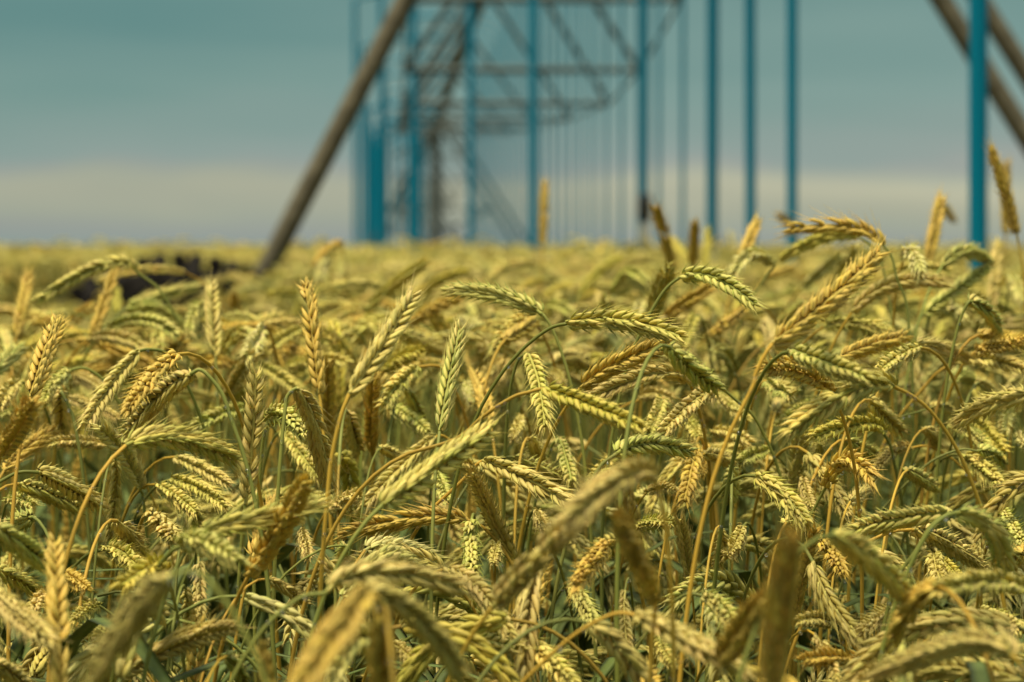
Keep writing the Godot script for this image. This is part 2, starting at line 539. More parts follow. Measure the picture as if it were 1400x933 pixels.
func _ready() -> void:
	rng.seed = 20240611
	var cam := Camera3D.new()
	cam.name = "camera"
	cam.fov = rad_to_deg(2.0 * atan(466.5 / 3305.0))
	cam.near = .05
	cam.far = 2000.0
	cam.position = Vector3(0, 1.35, 0)
	cam.rotation.x = -atan(131.0 / 3305.0)
	var at := CameraAttributesPhysical.new()
	at.frustum_focal_length = 85.0
	at.exposure_aperture = 9.8
	at.frustum_focus_distance = 1.36
	cam.attributes = at
	add_child(cam)
	cam.fov = rad_to_deg(2.0 * atan(466.5 / 3305.0))
	var we := WorldEnvironment.new()
	we.name = "world_environment"
	var env := Environment.new()
	env.background_mode = Environment.BG_SKY
	var sm := PanoramaSkyMaterial.new()
	sm.panorama = make_sky()
	env.sky = Sky.new()
	env.sky.sky_material = sm
	env.background_energy_multiplier = .278
	env.tonemap_mode = Environment.TONE_MAPPER_LINEAR
	env.tonemap_exposure = 3.6
	env.sdfgi_enabled = true; env.ssao_enabled = true; env.ssil_enabled = true
	we.environment = env
	add_child(we)
	var sun := DirectionalLight3D.new()
	sun.name = "sun"
	sun.light_color = Color(1.0, .95, .84)
	sun.light_energy = .46
	sun.light_angular_distance = 28.0
	sun.shadow_enabled = true
	sun.look_at_from_position(Vector3(-1.9, 8, 2.0), Vector3.ZERO, Vector3.UP)
	add_child(sun)

	ear_mat = mat(Color.WHITE, .62, 0.0, true)
	ear_mat.metallic_specular = .4
	stem_mat = mat(Color.WHITE, .55, 0.0, true)
	stem_mat.metallic_specular = .3

	# ground
	var soil := mat(Color(.07, .05, .032), .95)
	var nt := NoiseTexture2D.new()
	var fn := FastNoiseLite.new(); fn.seed = 2; fn.frequency = .02; fn.fractal_octaves = 5
	nt.noise = fn; nt.seamless = true; nt.width = 512; nt.height = 512
	var rp := Gradient.new(); rp.set_color(0, Color(.5, .48, .45)); rp.set_color(1, Color(1, 1, 1))
	nt.color_ramp = rp
	soil.albedo_texture = nt; soil.uv1_triplanar = true; soil.uv1_world_triplanar = true; soil.uv1_scale = Vector3.ONE * .7
	var pm := PlaneMesh.new()
	pm.size = Vector2(1600, 1600)
	var ground := part("ground", pm, soil, self)
	ground.set_meta("kind", "structure")

	for tone in 6:
		var row := []
		for a in 3:
			var two := []
			for q in 4:
				var g := Geo.new()
				add_spikelet(g, Transform3D(), tone, a)
				two.append(g.commit())
			row.append(two)
		spikelets.append(row)
	field()
	irrigation_machine()
	individuals()
	dew_drops()


func field() -> void:
	var stand := Node3D.new()
	stand.name = "cereal_stand"
	stand.set_meta("kind", "stuff")
	stand.set_meta("label", "dense mass of ripening cereal filling the field to the horizon")
	stand.set_meta("category", "crop")
	add_child(stand)
	# among the single plants: more of them, their ears lower
	var kinds := []
	var tones := [0, 1, 2, 4, 5, 0, 4, 3, 2, 1, 4, 0]
	for k in 12:
		var g := Geo.new()
		add_plant(g, Vector3.ZERO, 1.2, tones[k], [.25, .6, 1.2, 1.5, 1.9, 1.7, 1.3, 2.1, 1.0, .1, 1.6, 2.3][k], [.3, .4, .7, .6, .7, .9, .5, .6, .8, .1, .7, .4][k], 0.0, true)
		kinds.append([g.commit(), []])
	var d := .9
	while d < 1.9:
		var half := d * .2118 + .55
		for q in int(half * 2.0 * .06 * (400.0 if d < 1.4 else 480.0)):
			var top := 1.35 - (d * .06 + .03) - rng.randf_range(.01 + maxf(0.0, 1.45 - d) * .15, .27)
			var sc := rng.randf_range(.94, 1.06)
			kinds[rng.randi() % 12][1].append(Transform3D(Basis(Vector3.UP, rng.randf() * TAU) * Basis(Vector3.RIGHT, rng.randfn(0, .04)).scaled(Vector3.ONE * sc), Vector3(rng.randf_range(-half, half), top - 1.2 * sc, -(d + rng.randf() * .06))))
		d += .06
	for k in kinds: scatter("cereal_plants", k[0], k[1], stand, true)
	# green shoots without an ear, thick between the stalks
	for k in 5:
		var g := Geo.new()
		var pts := PackedVector3Array(); var rr := PackedFloat32Array()
		for q in 6:
			var t := q / 5.0
			pts.append(Vector3(.05 * t * t * rng.randf_range(.5, 1.3), t * .8, .02 * t * t))
			rr.append(.0021 - .0013 * t)
		g.tube(pts, rr, 5, cols(tint(Color(.145, .18, .04), .25), 6))
		var list := []
		for q in 800:
			var dd := rng.randf_range(.8, 2.2)
			list.append(Transform3D(Basis(Vector3.UP, rng.randf() * TAU) * Basis(Vector3.BACK, rng.randfn(0, .12)), Vector3(rng.randf_range(-1, 1) * (dd * .2118 + .3), rng.randf_range(.06, .30), -dd)))
		scatter("green_shoots", g.commit(), list, stand, true)
	# behind them, the standing crop in half-metre squares
	var fine := []
	for k in 3: fine.append([patch_mesh(92, .5, true, .03), []])
	var mid := []
	for k in 3: mid.append([patch_mesh(80, .5, false, .11), []])
	d = 2.1
	while d < 14.0:
		var half := d * .2118 + .8
		var x := -half
		while x < half:
			var top := 1.30
			if d > 2.4 and d < 9.3:                      # the crop is low where the wheel has passed
				top = minf(top, 1.35 - .042 * d + maxf(0.0, absf(x / d + .134) - .05) * 2.0 * d)
			if absf(d - 9.0) < .4 and x < .3:
				top = .85
			var tf := Transform3D(Basis(Vector3.UP, rng.randi_range(0, 3) * PI / 2), Vector3(x + rng.randf_range(-.05, .05), top - 1.2 + rng.randf_range(-.012, .008), -d))
			(fine if d < 5.5 else mid)[rng.randi() % 3][1].append(tf)
			x += .48
		d += .48
	for k in fine + mid: scatter("cereal_plants", k[0], k[1], stand, true)
	# blades of leaf low between the stems
	var blades := []
	for k in 5:
		var g := Geo.new()
		leaf_geo(g, Vector3.ZERO, 0.0, rng.randf_range(.2, .34), tint(Color(.13, .165, .038), .25), rng.randf_range(.8, 1.6))
		var list := []
		for q in 900:
			var dd := rng.randf_range(.7, 2.6)
			list.append(Transform3D(Basis(Vector3.UP, rng.randf() * TAU) * Basis(Vector3.BACK, rng.randf_range(-.2, .5)), Vector3(rng.randf_range(-1, 1) * (dd * .2118 + .4), rng.randf_range(.72, 1.06), -dd)))
		blades.append(list)
		scatter("leaf_blades", g.commit(), list, stand, true)
	# far: patches of a square metre, spread wider with distance
	var patches := []
	for k in 3: patches.append([patch_mesh(150, 1.0, false, .08), []])
	d = 14.2
	while d < 420.0:
		var size := 1.0 if d < 40 else (2.0 if d < 110 else 4.0)
		var half := d * .225 + 2.0
		var x := -half
		while x < half:
			var tf := Transform3D(Basis(Vector3.UP, rng.randi_range(0, 3) * PI / 2).scaled(Vector3(size, 1, size)), Vector3(x + rng.randf_range(-.2, .2), .09 + rng.randf_range(-.02, .02), -d))
			patches[rng.randi() % 3][1].append(tf)
			x += size * .95
		d += size * .95
	for k in patches: scatter("cereal_plants", k[0], k[1], stand, true)


func individuals() -> void:
	var labels := []
	for row in PLANTS:
		var p := []
		for k in range(0, 9, 3): p.append(Vector3(row[k], row[k + 1], row[k + 2]) * .001)
		var given := []
		for k in range(11, row.size(), 3): given.append(Vector3(row[k], row[k + 1], row[k + 2]) * .001)
		var o := cereal_plant(p[0], p[1], p[2], row[9], row[10] * .01, given)
		var dir: Vector3 = (p[2] - p[0]).normalized()
		var curve: float = (p[1] - p[0]).angle_to(p[2] - p[1])
		var long_: float = p[0].distance_to(p[1]) + p[1].distance_to(p[2])
		var pose := "upright" if dir.y > .8 else ("leaning upwards" if dir.y > .3 else ("held level" if dir.y > -.3 else ("drooping" if dir.y > -.8 else "hanging down")))
		var bend := "straight " if curve < .14 else ("" if curve < .4 else ("arched " if curve < .8 else "hooked "))
		var size := "short " if long_ < .071 else ("long " if long_ > .087 else "")
		var hair: String = ["smooth ", "", "bristly "][o.get_meta("bristle")]
		var label := "plant with %s%s%s%s ear %s on %s%s stem" % [size, bend, hair, TONES[row[9]], pose, "golden" if o.get_meta("gold_stem") else "green", " arching" if given.size() > 1 else ""]
		if p[2].y > 1.362: label += ", above the horizon"
		labels.append([o, label, p[2].z > p[0].z])
		o.set_meta("category", "cereal plant")
		o.set_meta("group", "cereal plants with " + TONES[row[9]] + " ears")
	var count := {}
	for l in labels: count[l[1]] = count.get(l[1], 0) + 1
	for l in labels:
		var text: String = l[1]
		if count[text] > 1 and text.split(" ").size() <= 13:
			text += " facing away from machine" if l[2] else " facing the machine"
		if text.split(" ").size() > 16: text = text.replace("plant with ", "")
		l[0].set_meta("label", text)


func dew_drops() -> void:
	var water := StandardMaterial3D.new()
	water.albedo_color = Color(1, 1, 1, .04)
	water.roughness = .02
	water.refraction_enabled = true
	water.refraction_scale = .033
	var s := SphereMesh.new()
	s.radius = .001; s.height = .0021; s.radial_segments = 10; s.rings = 6
	var mm := MultiMesh.new()
	mm.transform_format = MultiMesh.TRANSFORM_3D
	mm.mesh = s
	mm.instance_count = dew.size()
	for k in dew.size():
		mm.set_instance_transform(k, Transform3D(Basis().scaled(Vector3.ONE * rng.randf_range(.6, 1.25)), dew[k]))
	var o := MultiMeshInstance3D.new()
	o.name = "dew"
	o.multimesh = mm
	o.material_override = water
	o.set_meta("kind", "stuff")
	o.set_meta("label", "tiny clear dew drops hanging on the cereal stems")
	o.set_meta("category", "dew")
	add_child(o)

# base, middle and tip of each ear, in millimetres; then its colour, its size in percent, and points its stem bends through
const PLANTS := [
	[-293,1331,-1879,-318,1335,-1879,-370,1306,-1878,4,104,-275,1316,-1882,-262,1293,-1885,-257,1276,-1888],
	[-357,1268,-2043,-349,1297,-2062,-341,1335,-2088,1,104],
	[-419,1272,-2039,-417,1299,-2061,-418,1327,-2092,1,104],
	[-218,1267,-1774,-222,1296,-1792,-226,1321,-1817,0,104],
	[-241,1301,-1909,-246,1299,-1882,-246,1281,-1845,2,104],
	[-320,1283,-1906,-285,1292,-1882,-252,1278,-1847,2,104],
	[-326,1296,-2040,-304,1297,-2061,-285,1279,-2089,2,104],
	[-395,1283,-2414,-400,1293,-2444,-408,1305,-2485,5,93],
	[-282,1284,-2454,-279,1292,-2425,-274,1302,-2385,1,79],
	[-269,1265,-1346,-266,1286,-1371,-264,1307,-1405,1,104],
	[-364,1291,-2282,-338,1302,-2293,-300,1310,-2308,2,104],
	[-215,1286,-2030,-234,1288,-2059,-253,1282,-2100,4,104],
	[-393,1261,-1893,-402,1272,-1923,-415,1280,-1964,4,97],
	[-334,1275,-1904,-310,1279,-1881,-285,1273,-1848,0,104],
	[-120,1257,-1505,-127,1302,-1526,-133,1326,-1553,1,104],
	[-210,1353,-2988,-224,1346,-2959,-240,1326,-2918,1,104,-208,1341,-2991],
	[-211,1331,-2791,-216,1327,-2761,-217,1311,-2720,3,104,-210,1312,-2794,-209,1262,-2796],
	[-239,1322,-3479,-240,1318,-3450,-240,1309,-3409,3,104,-239,1293,-3482,-239,1245,-3484],
	[-130,1294,-2198,-105,1316,-2179,-76,1336,-2151,4,104],
	[-93,1299,-2617,-74,1315,-2588,-48,1323,-2548,5,104],
	[-84,1283,-1992,-66,1297,-1971,-41,1308,-1941,1,104],
	[19,1307,-1513,-9,1319,-1527,-41,1321,-1547,2,104,25,1298,-1511,30,1286,-1509],
	[-80,1277,-1184,-64,1301,-1209,-51,1325,-1244,0,104,-88,1248,-1181,-91,1220,-1179],
	[-197,1301,-2430,-158,1310,-2430,-105,1303,-2430,4,104,-203,1288,-2434],
	[-245,1296,-2789,-259,1297,-2760,-272,1295,-2719,5,104],
	[-133,1280,-2001,-142,1277,-1972,-152,1271,-1931,4,104],
	[-81,1286,-1760,-68,1279,-1789,-49,1270,-1829,0,104],
	[-42,1242,-1397,-38,1266,-1418,-31,1301,-1448,2,104],
	[-47,1286,-2124,-35,1282,-2095,-22,1274,-2054,3,95],
	[-221,1283,-2084,-205,1283,-2113,-186,1277,-2154,2,96],
	[-181,1291,-1755,-183,1282,-1726,-186,1271,-1685,3,104],
	[-168,1282,-1912,-177,1279,-1882,-184,1272,-1841,4,104],
	[-133,1280,-2100,-122,1285,-2070,-112,1278,-2029,4,104],
	[11,1297,-1752,0,1292,-1725,-13,1277,-1688,4,104],
	[40,1349,-3171,42,1394,-3181,43,1434,-3193,1,104],
	[72,1300,-2557,90,1319,-2579,118,1337,-2609,5,104],
	[154,1326,-2320,144,1363,-2301,135,1386,-2275,1,104],
	[228,1327,-3144,221,1343,-3175,214,1359,-3216,5,104],
	[194,1327,-2613,195,1352,-2589,193,1375,-2555,1,104],
	[251,1320,-3144,256,1348,-3175,260,1372,-3216,5,104],
	[200,1328,-2149,212,1352,-2172,224,1375,-2203,1,104],
	[208,1334,-1914,187,1343,-1885,169,1328,-1843,3,104,203,1327,-1917,192,1310,-1921],
	[104,1330,-1497,124,1330,-1479,147,1313,-1454,2,104,94,1321,-1501,83,1302,-1504],
	[101,1296,-1753,106,1319,-1727,110,1335,-1689,4,104],
	[120,1290,-1912,132,1303,-1883,152,1318,-1843,1,104],
	[31,1306,-1359,61,1308,-1336,92,1300,-1305,4,104,21,1303,-1363,8,1293,-1367,-3,1281,-1370,-12,1268,-1374],
	[79,1287,-2001,78,1297,-1972,75,1308,-1932,3,104],
	[188,1303,-1912,172,1293,-1883,155,1285,-1842,1,104],
	[139,1296,-1831,132,1286,-1801,124,1276,-1760,4,104],
	[213,1282,-2100,197,1285,-2070,181,1280,-2029,0,104],
	[98,1305,-2322,111,1324,-2300,127,1314,-2268,2,104],
	[98,1301,-2324,113,1312,-2300,132,1304,-2266,2,104],
	[32,1284,-2325,42,1293,-2300,57,1285,-2263,2,104],
	[111,1301,-2100,108,1294,-2071,101,1287,-2030,3,104],
	[136,1279,-2094,141,1282,-2065,147,1277,-2024,4,104],
	[-5,1284,-1685,5,1289,-1715,17,1295,-1756,1,104],
	[263,1350,-1712,241,1363,-1721,198,1362,-1734,1,104,269,1341,-1710,272,1327,-1708,278,1312,-1707,280,1296,-1705],
	[266,1357,-1862,241,1356,-1877,212,1340,-1896,5,104,281,1345,-1861,287,1325,-1859],
	[124,1303,-1150,154,1323,-1175,185,1347,-1211,1,104,116,1289,-1148,115,1284,-1147,104,1262,-1145,99,1250,-1143],
	[371,1332,-2160,380,1363,-2174,389,1394,-2193,1,104],
	[610,1407,-3413,621,1397,-3442,637,1386,-3482,1,104],
	[412,1359,-1974,402,1392,-1971,390,1427,-1968,1,104],
	[603,1362,-2954,603,1402,-2955,605,1451,-2957,1,104],
	[285,1341,-1755,285,1345,-1728,286,1330,-1690,3,104,281,1329,-1758,280,1316,-1762],
	[328,1334,-1844,351,1345,-1873,378,1337,-1914,2,104],
	[315,1297,-1850,340,1313,-1873,377,1334,-1906,2,104,304,1276,-1848],
	[242,1302,-1721,271,1322,-1722,309,1323,-1722,0,104],
	[450,1292,-2265,458,1326,-2291,469,1354,-2327,0,104],
	[294,1314,-1554,310,1308,-1583,327,1293,-1623,2,104,288,1302,-1552,284,1288,-1550],
	[404,1276,-2099,401,1285,-2070,399,1286,-2030,3,104,404,1268,-2103,405,1252,-2106],
	[312,1290,-1616,336,1287,-1646,368,1280,-1686,1,104],
	[226,1291,-1749,245,1295,-1725,264,1290,-1692,4,104],
	[211,1277,-1557,235,1284,-1583,265,1289,-1618,1,104,204,1265,-1555],
	[310,1322,-2329,317,1336,-2302,322,1349,-2263,3,104],
	[280,1310,-2330,294,1324,-2302,308,1342,-2262,3,104],
	[270,1318,-2548,286,1321,-2577,307,1325,-2618,1,104],
	[402,1379,-3482,390,1386,-3452,376,1393,-3412,1,104],
	[322,1322,-2089,344,1330,-2070,371,1327,-2044,4,104],
	[352,1283,-2327,358,1296,-2300,364,1306,-2262,0,104],
	[333,1301,-1912,336,1305,-1883,343,1297,-1842,3,104],
	[434,1322,-2101,432,1316,-2071,430,1301,-2030,3,104],
	[246,1301,-2032,242,1294,-2060,235,1284,-2097,4,104],
	[-257,1244,-1212,-243,1260,-1183,-227,1277,-1143,1,104],
	[-232,1284,-1502,-246,1264,-1478,-256,1242,-1444,0,104,-226,1285,-1506,-217,1283,-1510,-211,1275,-1514],
	[-184,1290,-1325,-194,1279,-1295,-200,1264,-1254,1,104],
	[-167,1283,-1254,-187,1270,-1283,-213,1244,-1323,0,104,-161,1285,-1253,-151,1274,-1252,-146,1261,-1250,-141,1248,-1248],
	[-297,1266,-1622,-302,1257,-1592,-301,1248,-1551,2,104,-287,1267,-1626,-275,1258,-1630,-267,1245,-1633,-263,1232,-1637,-269,1220,-1640],
	[-290,1256,-1551,-295,1241,-1580,-301,1224,-1620,0,104,-283,1242,-1550,-280,1231,-1548],
	[-152,1202,-1372,-148,1240,-1374,-146,1279,-1375,0,104],
	[-195,1249,-1216,-174,1251,-1244,-145,1236,-1281,4,104],
	[-231,1198,-1497,-237,1222,-1476,-248,1242,-1445,3,104,-230,1193,-1501,-229,1174,-1505],
	[-268,1217,-1597,-282,1222,-1571,-294,1224,-1534,0,83],
	[-320,1208,-1517,-311,1220,-1547,-301,1228,-1587,1,98],
	[-263,1224,-1338,-254,1215,-1367,-239,1197,-1407,0,104,-274,1224,-1337,-284,1219,-1336],
	[-238,1221,-1447,-241,1202,-1462,-248,1166,-1483,0,74],
	[-292,1209,-1425,-280,1200,-1452,-266,1186,-1490,4,96],
	[-213,1204,-1504,-192,1202,-1475,-170,1194,-1434,4,89],
	[-219,1203,-1481,-203,1198,-1455,-186,1192,-1419,4,88],
	[-215,1215,-1538,-195,1210,-1515,-174,1203,-1483,0,84],
	[-184,1238,-1653,-197,1236,-1626,-209,1231,-1588,2,98],
	[-360,1262,-1686,-358,1270,-1714,-357,1276,-1753,2,104],
	[-330,1258,-1622,-332,1254,-1592,-329,1247,-1551,0,104],
	[-332,1244,-1796,-316,1253,-1767,-293,1246,-1726,0,89],
	[-307,1244,-1675,-287,1241,-1645,-263,1236,-1604,0,83],
	[-352,1232,-1657,-338,1236,-1628,-324,1238,-1588,2,82],
	[-247,1257,-1875,-230,1261,-1850,-212,1261,-1814,1,93],
	[-207,1239,-1749,-196,1256,-1724,-180,1274,-1689,0,104],
	[-275,1264,-1911,-264,1269,-1882,-250,1278,-1842,1,104],
	[-310,1193,-1481,-298,1197,-1452,-281,1198,-1411,2,88],
	[-190,1262,-1804,-171,1254,-1775,-153,1245,-1737,4,98],
	[-116,1273,-1301,-109,1252,-1325,-104,1216,-1358,0,104,-121,1269,-1300,-122,1263,-1298],
	[-143,1245,-1406,-132,1254,-1379,-115,1244,-1342,2,104,-146,1233,-1410,-149,1199,-1412],
	[-128,1215,-1689,-127,1244,-1669,-125,1272,-1641,1,97],
	[-94,1211,-1616,-93,1237,-1591,-90,1265,-1556,1,104,-93,1204,-1620,-94,1173,-1622],
	[-49,1227,-1543,-70,1210,-1516,-91,1189,-1478,0,99,-45,1228,-1547,-39,1224,-1551],
	[-62,1226,-1151,-36,1243,-1173,-10,1259,-1203,4,104],
	[-63,1268,-1622,-74,1260,-1592,-83,1247,-1551,4,104,-54,1269,-1626,-47,1267,-1630,-42,1259,-1634],
	[-93,1259,-1754,-80,1268,-1725,-64,1276,-1685,5,104],
	[-106,1243,-1551,-105,1229,-1580,-103,1212,-1620,0,104],
	[-150,1227,-1584,-138,1218,-1554,-121,1203,-1513,4,94],
	[-70,1254,-1610,-66,1242,-1638,-62,1228,-1677,2,83],
	[-82,1239,-1648,-69,1234,-1619,-55,1227,-1578,2,102],
	[-15,1233,-1618,-20,1248,-1645,-27,1262,-1681,1,104],
	[-7,1261,-1849,-15,1258,-1820,-24,1248,-1779,0,96],
	[-82,1223,-1511,-77,1218,-1536,-70,1209,-1571,0,70],
	[-129,1188,-1177,-110,1216,-1149,-95,1242,-1109,1,104],
	[-112,1188,-1477,-101,1196,-1448,-90,1205,-1408,0,88],
	[2,1165,-1406,-12,1197,-1378,-22,1224,-1338,0,104],
	[-17,1225,-1399,4,1219,-1377,35,1205,-1347,0,104,-30,1212,-1403,-45,1198,-1406],
	[-32,1252,-1735,-30,1247,-1705,-26,1241,-1664,3,86],
	[-189,1266,-1932,-175,1268,-1907,-159,1265,-1872,1,86],
	[-175,1252,-1849,-165,1258,-1820,-152,1264,-1779,4,92],
	[-56,1257,-1840,-63,1257,-1811,-70,1252,-1770,4,100],
	[-48,1208,-1512,-44,1203,-1482,-38,1196,-1441,2,82],
	[17,1276,-1245,40,1269,-1218,63,1261,-1181,5,104,9,1274,-1249,0,1271,-1252,-15,1261,-1256,-29,1249,-1260,-54,1241,-1263],
	[41,1265,-1439,62,1280,-1426,93,1293,-1406,1,104],
	[111,1263,-1497,90,1272,-1477,48,1259,-1449,0,104],
	[79,1299,-1216,92,1287,-1245,110,1274,-1285,2,104],
	[124,1265,-1457,106,1256,-1428,87,1243,-1386,0,104,136,1256,-1461,147,1246,-1465,156,1230,-1468],
	[97,1250,-1562,92,1242,-1533,85,1234,-1492,4,104],
	[10,1284,-1458,16,1268,-1428,19,1245,-1387,4,104,4,1281,-1462,0,1268,-1465,-2,1253,-1469],
	[31,1224,-1559,34,1216,-1531,37,1203,-1493,2,104,27,1222,-1563,24,1215,-1567],
	[56,1238,-1294,74,1241,-1324,101,1233,-1364,2,104,48,1232,-1293,41,1221,-1291],
	[57,1256,-967,44,1260,-941,21,1247,-904,0,104,60,1248,-971,63,1229,-974,65,1206,-977,66,1176,-980],
	[-8,1198,-1011,12,1224,-985,35,1250,-948,0,104,-17,1185,-1015,-26,1167,-1018],
	[115,1227,-1501,110,1213,-1476,103,1196,-1441,1,104],
	[125,1223,-1554,122,1213,-1530,118,1206,-1498,1,66],
	[120,1220,-1504,131,1216,-1529,143,1209,-1563,0,85],
	[131,1216,-1438,133,1203,-1467,136,1189,-1507,2,97],
	[0,1220,-1480,18,1210,-1503,41,1197,-1534,4,95],
	[11,1229,-1512,16,1218,-1540,22,1204,-1577,0,94],
	[91,1240,-1720,99,1246,-1692,110,1245,-1653,0,85,84,1237,-1724,77,1233,-1727],
	[32,1261,-1825,44,1264,-1854,66,1254,-1894,0,103,23,1259,-1823,17,1251,-1822],
	[84,1197,-1494,91,1202,-1473,98,1204,-1444,0,67],
	[167,1216,-1572,154,1216,-1543,142,1215,-1502,2,85],
	[139,1247,-1670,148,1241,-1644,157,1235,-1608,4,91],
	[18,1267,-1941,28,1269,-1916,36,1272,-1881,2,87],
	[30,1255,-1802,34,1254,-1775,36,1250,-1738,0,80],
	[114,1233,-1633,118,1230,-1603,121,1225,-1563,4,97],
	[135,1225,-1618,144,1226,-1588,153,1224,-1548,0,88],
	[0,1269,-1876,-6,1261,-1846,-11,1249,-1805,0,102],
	[7,1235,-1625,4,1229,-1599,1,1224,-1563,0,81],
	[65,1212,-1542,57,1209,-1512,49,1205,-1472,4,91],
	[195,1278,-1233,173,1278,-1216,136,1257,-1193,4,104,205,1273,-1237,215,1265,-1240,226,1251,-1244,235,1235,-1247,244,1213,-1250],
	[175,1270,-1324,156,1283,-1295,131,1287,-1254,1,104],
	[141,1297,-1213,152,1293,-1184,168,1287,-1145,2,104],
	[255,1286,-1509,235,1280,-1479,217,1272,-1438,4,104],
	[259,1286,-1553,281,1283,-1582,305,1274,-1622,0,104],
	[311,1269,-1686,326,1272,-1656,343,1267,-1615,0,104,298,1261,-1689,289,1250,-1693,275,1233,-1696],
	[260,1275,-1215,248,1269,-1244,238,1256,-1284,0,104],
	[231,1234,-1507,213,1241,-1478,179,1236,-1437,5,104,237,1225,-1511,241,1210,-1514,246,1187,-1517],
	[183,1209,-1405,191,1227,-1378,202,1218,-1340,1,104,180,1202,-1409,176,1193,-1412],
	[182,1188,-1560,182,1215,-1538,182,1237,-1507,3,97],
	[138,1220,-1360,150,1212,-1333,159,1199,-1297,4,104],
	[222,1254,-1495,235,1243,-1522,252,1230,-1559,0,104],
	[210,1228,-1514,225,1219,-1543,243,1209,-1583,2,94],
	[288,1216,-1544,296,1210,-1516,301,1201,-1477,4,95],
	[294,1231,-1621,301,1227,-1592,306,1221,-1552,2,96],
	[310,1233,-1616,314,1226,-1588,317,1216,-1550,5,104],
	[292,1221,-1512,305,1218,-1536,321,1207,-1570,2,78,281,1222,-1511,263,1215,-1509,246,1200,-1508,230,1183,-1506],
	[261,1217,-1582,246,1218,-1552,228,1209,-1511,0,82,272,1218,-1586,283,1214,-1589],
	[280,1242,-1609,291,1241,-1633,304,1235,-1666,0,74,271,1239,-1608,256,1235,-1606],
	[200,1198,-1425,209,1200,-1449,221,1202,-1483,0,74],
	[201,1214,-1579,198,1219,-1555,194,1225,-1522,3,71,201,1211,-1583,199,1179,-1586],
	[341,1232,-1647,332,1234,-1618,323,1228,-1579,3,82,342,1226,-1651,340,1170,-1653],
	[338,1222,-1609,334,1225,-1584,329,1221,-1548,3,72,338,1216,-1613,336,1170,-1615],
	[204,1241,-1654,191,1237,-1629,176,1231,-1594,2,82],
	[180,1206,-1491,179,1200,-1466,178,1194,-1432,0,74],
	[184,1221,-1498,193,1206,-1475,202,1189,-1444,0,104],
	[312,1279,-1621,320,1284,-1593,330,1289,-1555,1,104],
	[327,1254,-1693,338,1250,-1721,349,1240,-1759,0,78],
	[317,1251,-1744,330,1255,-1773,348,1246,-1814,2,99],
	[176,1238,-1612,183,1243,-1641,192,1246,-1682,0,92],
	[172,1259,-1622,176,1256,-1592,180,1254,-1551,2,104],
	[239,1214,-1457,251,1207,-1486,269,1196,-1526,4,83],
	[266,1232,-1551,275,1226,-1574,283,1216,-1607,0,80],
	[-239,1221,-1108,-232,1208,-1137,-227,1193,-1177,2,104],
	[-195,1156,-1035,-200,1188,-1058,-207,1217,-1088,1,97],
	[-240,1195,-1097,-219,1186,-1067,-198,1182,-1026,0,97],
	[-120,1234,-834,-135,1218,-863,-157,1187,-902,0,97,-114,1237,-833,-107,1236,-832,-102,1231,-831,-96,1223,-829],
	[-167,1193,-1160,-170,1198,-1130,-178,1195,-1090,5,97],
	[-197,1135,-1188,-161,1158,-1163,-130,1171,-1127,0,97],
	[-144,1217,-1119,-128,1219,-1139,-94,1224,-1167,4,104,-152,1207,-1118,-159,1193,-1116,-167,1166,-1114],
	[-152,1211,-1118,-141,1216,-1088,-119,1212,-1048,2,104,-158,1208,-1121,-164,1202,-1125],
	[-231,1177,-1372,-217,1178,-1343,-201,1173,-1302,4,102,-243,1173,-1376,-254,1163,-1380],
	[-270,1180,-1262,-266,1171,-1291,-263,1158,-1331,4,92],
	[-170,1181,-1304,-167,1166,-1284,-163,1150,-1256,0,66],
	[-167,1174,-1230,-168,1161,-1248,-169,1147,-1273,0,66],
	[-248,1168,-1332,-237,1169,-1302,-223,1170,-1262,1,82],
	[-272,1196,-1366,-286,1190,-1395,-302,1180,-1436,2,99],
	[-220,1197,-1339,-217,1185,-1366,-215,1170,-1403,0,97],
	[-220,1159,-1277,-222,1160,-1256,-224,1159,-1226,4,66,-214,1154,-1281,-210,1149,-1285],
	[-242,1156,-1119,-239,1145,-1146,-239,1131,-1183,0,88],
	[-135,1156,-1134,-133,1147,-1158,-133,1133,-1191,2,77],
	[-211,1194,-1407,-200,1190,-1377,-187,1187,-1337,0,104],
	[-249,1155,-1298,-250,1163,-1271,-246,1155,-1233,0,83],
	[-202,1158,-1192,-213,1156,-1216,-226,1149,-1250,4,66,-197,1155,-1191],
	[-26,1192,-1386,-59,1191,-1402,-101,1178,-1423,1,103,-17,1188,-1385,-7,1178,-1383,0,1167,-1381],
	[-38,1170,-1333,-66,1178,-1333,-112,1167,-1333,0,95,-30,1161,-1336],
	[-80,1200,-1041,-61,1206,-1059,-23,1196,-1083,0,97,-91,1198,-1040,-103,1189,-1038,-110,1181,-1037],
	[-34,1185,-1225,-18,1179,-1200,-1,1161,-1164,0,97],
	[-50,1231,-825,-56,1224,-801,-68,1209,-767,1,97],
	[-47,1217,-876,-49,1199,-904,-52,1177,-943,1,97],
	[-53,1224,-877,-37,1211,-905,-19,1180,-942,0,97],
	[-44,1151,-1236,-23,1152,-1213,3,1152,-1181,2,92],
	[-23,1193,-1380,-23,1180,-1350,-20,1166,-1309,2,95],
	[-81,1182,-1325,-67,1182,-1346,-41,1170,-1375,3,89],
	[-91,1186,-1314,-94,1180,-1335,-98,1171,-1364,2,66,-98,1186,-1312,-105,1184,-1311],
	[-121,1186,-1387,-117,1182,-1361,-112,1178,-1324,0,66],
	[-127,1176,-1255,-119,1167,-1276,-111,1155,-1305,0,66],
	[-61,1149,-1214,-52,1148,-1185,-44,1148,-1144,0,78],
	[-59,1164,-1289,-55,1162,-1267,-52,1161,-1237,2,66],
	[-9,1180,-1370,-9,1179,-1344,-10,1177,-1307,0,66],
	[-2,1140,-1158,-9,1142,-1128,-17,1147,-1088,0,97],
